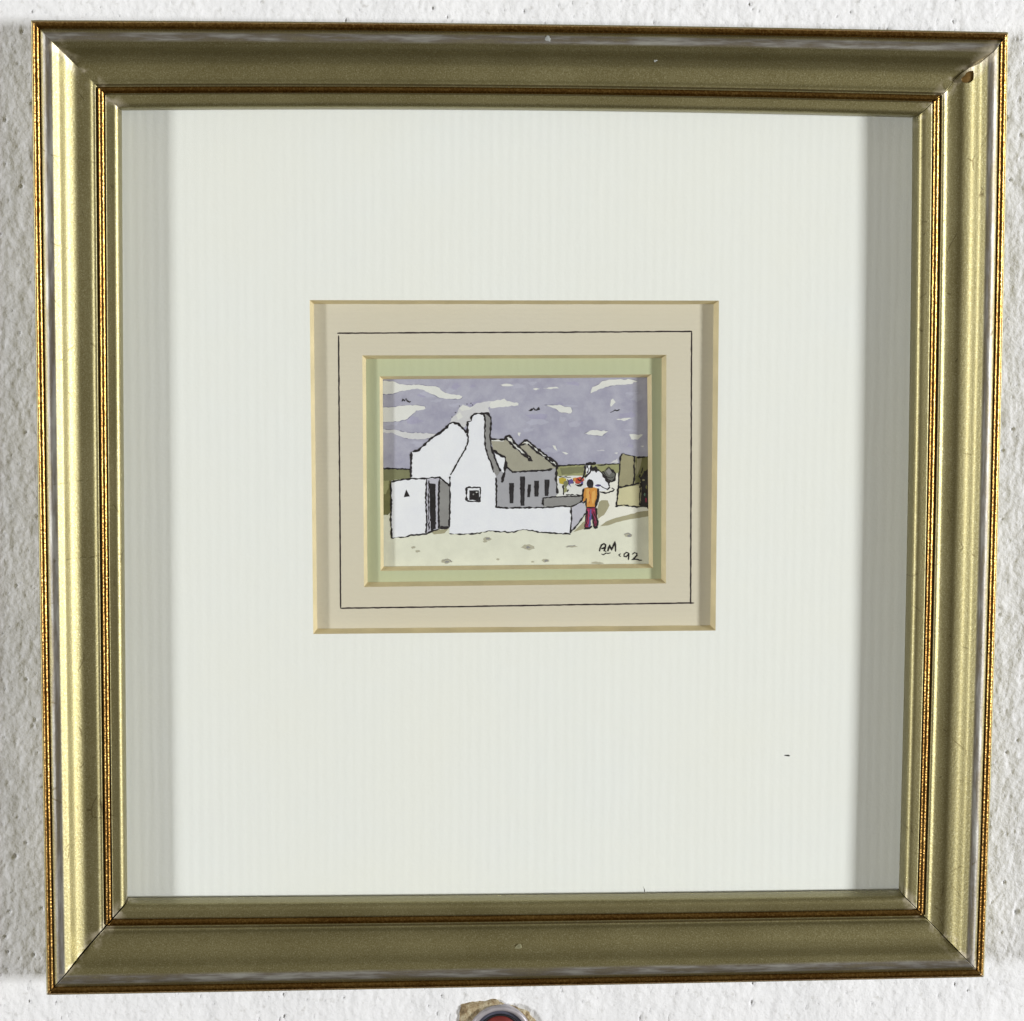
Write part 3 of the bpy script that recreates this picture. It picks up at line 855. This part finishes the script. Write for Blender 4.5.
# --- walking figure
Fg = Sheet('paint')
Fg.patch([(583.8, 488.4), (587.6, 487), (593, 487), (597.4, 488.4), (598, 494), (596.4, 500), (595.6, 507.4), (586.4, 507.4), (586, 500), (583.6, 502.4), (582.4, 500)], w_orange, 7, .15)
Fg.patch([(586.8, 506.8), (595.8, 506.8), (596.8, 517), (597.4, 527.2), (593.8, 527.4), (592.4, 516), (591, 512.4), (590, 520), (589.4, 527.6), (585, 528), (586, 517)], w_pink, 7, .15)
Fg.patch([(586, 489.4), (589, 488.4), (590, 494), (589.6, 501), (586.6, 503), (586.2, 496)], w_amber, 8, .5)
Fg.patch([(592, 492), (595, 490), (595.4, 498), (593, 505), (591.6, 500)], w_amber, 8, .5)
Fg.patch([(587.6, 510), (589.4, 510), (588, 524), (586.4, 525)], w_pink2, 8, .4)
Fg.patch([(593.4, 510), (595, 510), (596, 524), (595, 524.6)], w_pink2, 8, .4)
Fg.oval(590, 483.2, 3.5, 4.0, m_ink, 8, .15, 18)
Fg.patch([(587.4, 485), (593.4, 485), (592.6, 488), (588.4, 488)], w_dark, 8, .15)
Fg.patch([(583.6, 529.6), (585.2, 527.2), (589.4, 527), (591.8, 525.4), (592.2, 527), (589.6, 529.2)], m_ink, 8, .1)
Fg.patch([(593.8, 526.6), (597.6, 524.8), (597.8, 528), (595.6, 529), (593.6, 528.2)], m_ink, 8, .1)
Fg.pen([(584, 488.4), (583, 494), (582.4, 500.4), (580.4, 501.4), (583.6, 502.8), (585.6, 501)], 9, 1.2)
Fg.pen([(597.4, 488.4), (598.6, 493), (597.6, 499.6), (596.4, 503), (595.6, 507.4)], 9, 2.2)
Fg.pen([(598.6, 489.4), (599, 494), (598, 500)], 9, 1.0)
Fg.pen([(586.2, 498), (586.2, 507.2), (590, 507.8), (595.4, 507.6)], 9, 1.1)
Fg.pen([(586.4, 508), (586, 518), (584.8, 527.6)], 9, 1.2)
Fg.pen([(590.8, 509), (590.8, 514), (590.2, 521), (589.2, 527)], 9, 1.6, w_blue)
Fg.pen([(592.2, 513), (593, 520), (594, 526.8)], 9, 1.2)
Fg.pen([(596, 508), (597, 518), (597.6, 526)], 9, 1.6)
Fg.pen([(583.2, 489), (582.2, 495), (582.8, 499)], 10, 1.0)
Fg.pen([(597.6, 490), (598.4, 497), (596.6, 503)], 10, 1.6)
Fg.pen([(587.8, 511), (587.4, 519), (586.6, 526)], 10, .7)
Fg.pen([(594.2, 511), (595, 518), (595.4, 525)], 10, .7)
Fg.pen([(589.4, 491), (590, 497), (589.6, 503)], 9, .5, w_red)
Fg.pen([(585.2, 513.4), (582, 518.4), (579, 523)], 9, .9, w_teal)
Fg.done('painted_figure', painting)

# --- initials and year
G2 = Sheet('paint')
def sig(pts, w=1.45):
    G2.pen(pts, 9, w, wob=.0, vary=.2, step=1.7)
sig([(599.4, 551.4), (600.2, 548), (601.6, 545), (604, 543.6), (605.6, 544.8), (605.4, 547), (603.4, 548.2), (601.4, 548.8)])
sig([(605.4, 545), (605.2, 548), (604.2, 550.8), (606.4, 551.4)])
sig([(601.8, 548.8), (604.6, 548.4)], 1.1)
sig([(607.8, 551.4), (608.6, 548), (609.8, 545), (610.8, 548), (611.6, 550), (613.2, 546), (615, 541.8), (615.4, 546), (615.6, 551.6)])
sig([(601.4, 553.8), (603.4, 554.8), (606, 553), (608, 553.4), (610.6, 552.8)], 1.0)
sig([(620.6, 553.6), (618.8, 555), (620.6, 556.8)], 1.1)
sig([(628.8, 553.2), (626.4, 552.4), (624.2, 554), (624, 556.4), (626, 556.8), (628.4, 554.6), (628.8, 553.2), (628.8, 556), (628.4, 560)], 1.2)
sig([(632.2, 554.4), (634.4, 552.6), (636.8, 553.4), (636.8, 555.4), (634.4, 558), (632, 560), (634.6, 559.2), (637.4, 559.4), (639.4, 560.2), (642, 560.2)], 1.2)
G2.done('signature', painting)

# ------------------------------------------------------------------ round fitting in chipped plaster
fit = empty('wall_fitting', 'round grey rimmed fitting with a red centre set in chipped plaster under the frame', 'wall fitting')
cx, cy = sk('wall', 500, 1036.8)
fit.location = W(cx, cy, 0)
def lathe(name, prof, mat, parent, n=72, squash=1.0):
    V, F = [], []
    for r, h in prof:
        for i in range(n):
            a = 2 * math.pi * i / n
            V.append(W(r * math.cos(a), r * math.sin(a), h))
    for j in range(len(prof) - 1):
        for i in range(n):
            F.append((j * n + i, (j + 1) * n + i, (j + 1) * n + (i + 1) % n, j * n + (i + 1) % n))
    F.append(tuple(range((len(prof) - 1) * n, len(prof) * n)))
    return build(name, V, F, mat, parent, smooth=True)
m_rim = plain('dull_grey_metal', (.44, .42, .45), .45, .35, .2, 300, .0002)
m_well = plain('dark_grey_blue_plastic', (.075, .078, .11), .4, 0, .3, 250, .0002)
m_black = plain('black_rubber', (.015, .015, .018), .5, 0, .3, 250)
m_red = plain('faded_red_plastic', (.19, .034, .029), .35, 0, .3, 200, .0002)
lathe('rim', [(8.4, -.6), (8.45, 1.9), (8.3, 2.4), (7.9, 2.65), (7.4, 2.6), (7.05, 2.2), (6.95, 1.3)], m_rim, fit)
lathe('inner_ring', [(7.2, -.2), (7.2, 1.5), (6.9, 1.75), (6.2, 1.7), (5.9, 1.4)], m_well, fit)
lathe('gasket', [(6.05, .2), (6.05, 1.75), (5.9, 1.95), (5.65, 1.95), (5.5, 1.6)], m_black, fit)
lathe('red_centre', [(5.75, .4), (5.6, 1.6), (5.0, 2.0), (3.6, 2.35), (2.0, 2.5), (.02, 2.55)], m_red, fit)

# ragged chip of bare render around it
M = Mat('bare_brown_render')
v = M.coord()
nn = M.noise(v, 420, 4, .7)
M.setp(Base_Color=M.ramp(nn, [(.30, (.09, .055, .025)), (.46, (.30, .22, .12)), (.60, (.52, .45, .30)), (.75, (.66, .60, .46))]), Roughness=.9,
       Normal=M.bump(nn, .8, .0009))
R_T = {90: 8.9, 94: 9.6, 100: 10.0, 112: 10.0, 126: 11.4, 140: 13.4, 145: 13.0, 160: 11.6, 185: 10.6, 220: 10.2, 270: 10.6, 310: 10.4, 350: 10.2, 380: 10.6, 393: 9.6, 397: 10.2, 410: 8.9, 425: 8.6, 440: 8.4, 450: 8.9}
tab = sorted(R_T.items())
n = 120
V, F = [], []
for j in range(7):
    t = j / 6
    for i in range(n):
        deg = 90 + 360 * i / n
        ro = interp(tab, deg) + .3 * noise.noise(Vector((i * .5, 2, 1)))
        r = 7.6 + (ro - 7.6) * t
        a = math.radians(deg)
        h = .95 * math.sin(math.pi * (.32 + .68 * t)) + .5 * noise.noise(Vector((r * math.cos(a) * 1.1, r * math.sin(a) * 1.1, 7)))
        V.append(W(r * math.cos(a), r * math.sin(a), h + (.35 if j < 6 else -.5)))
for j in range(6):
    for i in range(n):
        F.append((j * n + i, (j + 1) * n + i, (j + 1) * n + (i + 1) % n, j * n + (i + 1) % n))
build('chipped_plaster', V, F, M.m, fit, smooth=True)

# ------------------------------------------------------------------ light
def lamp(name, loc, target, power, sx, sy, col):
    l = bpy.data.lights.new(name, 'AREA')
    l.shape = 'RECTANGLE'; l.size = sx; l.size_y = sy
    l.energy = power; l.color = col
    o = bpy.data.objects.new(name, l)
    C.objects.link(o)
    o.location = loc
    d = Vector(target) - Vector(loc)
    o.rotation_euler = d.to_track_quat('-Z', 'Y').to_euler()
    return o
lamp('copy_lamp_left', (-3.60, -2.13, .0), (0, 0, 0), 119, .34, .36, (1, 1, 1))
lamp('copy_lamp_right', (3.60, -2.13, .0), (0, 0, 0), 203, .44, .36, (1, 1, 1))

w = bpy.data.worlds.new('World')
sc.world = w
w.use_nodes = True
nt = w.node_tree
bg = nt.nodes['Background']
tc = nt.nodes.new('ShaderNodeTexCoord')
sp = nt.nodes.new('ShaderNodeSeparateXYZ')
nt.links.new(tc.outputs['Generated'], sp.inputs[0])
rp = nt.nodes.new('ShaderNodeValToRGB')
rp.color_ramp.elements[0].position = .0
rp.color_ramp.elements[0].color = (.030, .022, .010, 1)
rp.color_ramp.elements[1].position = 1.0
rp.color_ramp.elements[1].color = (.24, .23, .20, 1)
el = rp.color_ramp.elements.new(.5); el.color = (.118, .094, .046, 1)
ma = nt.nodes.new('ShaderNodeMath'); ma.operation = 'MULTIPLY_ADD'
ma.inputs[1].default_value = .5; ma.inputs[2].default_value = .5
nt.links.new(sp.outputs[2], ma.inputs[0])
nt.links.new(ma.outputs[0], rp.inputs[0])
nt.links.new(rp.outputs[0], bg.inputs[0])
bg.inputs[1].default_value = 1.0

# ------------------------------------------------------------------ camera
cam = bpy.data.cameras.new('camera')
co = bpy.data.objects.new('camera', cam)
C.objects.link(co)
R = ((0.997394, 0.002921, -0.072086), (0.004274, 0.995033, 0.099455), (0.072018, -0.099504, 0.992427))
T = (-0.050042, 0.065928, 0.670758)
conv = Matrix(((1, 0, 0), (0, 0, -1), (0, 1, 0)))
m3 = conv @ Matrix(R)
co.matrix_world = Matrix.Translation(conv @ Vector(T)) @ m3.to_4x4()
cam.sensor_fit = 'HORIZONTAL'
cam.sensor_width = 36
cam.lens = 91.984
cam.clip_start = .01
cam.clip_end = 20
sc.camera = co

sc.view_settings.view_transform = 'Standard'
sc.view_settings.look = 'None'
sc.view_settings.exposure = 0
sc.view_settings.gamma = 1
sc.view_settings.use_curve_mapping = False
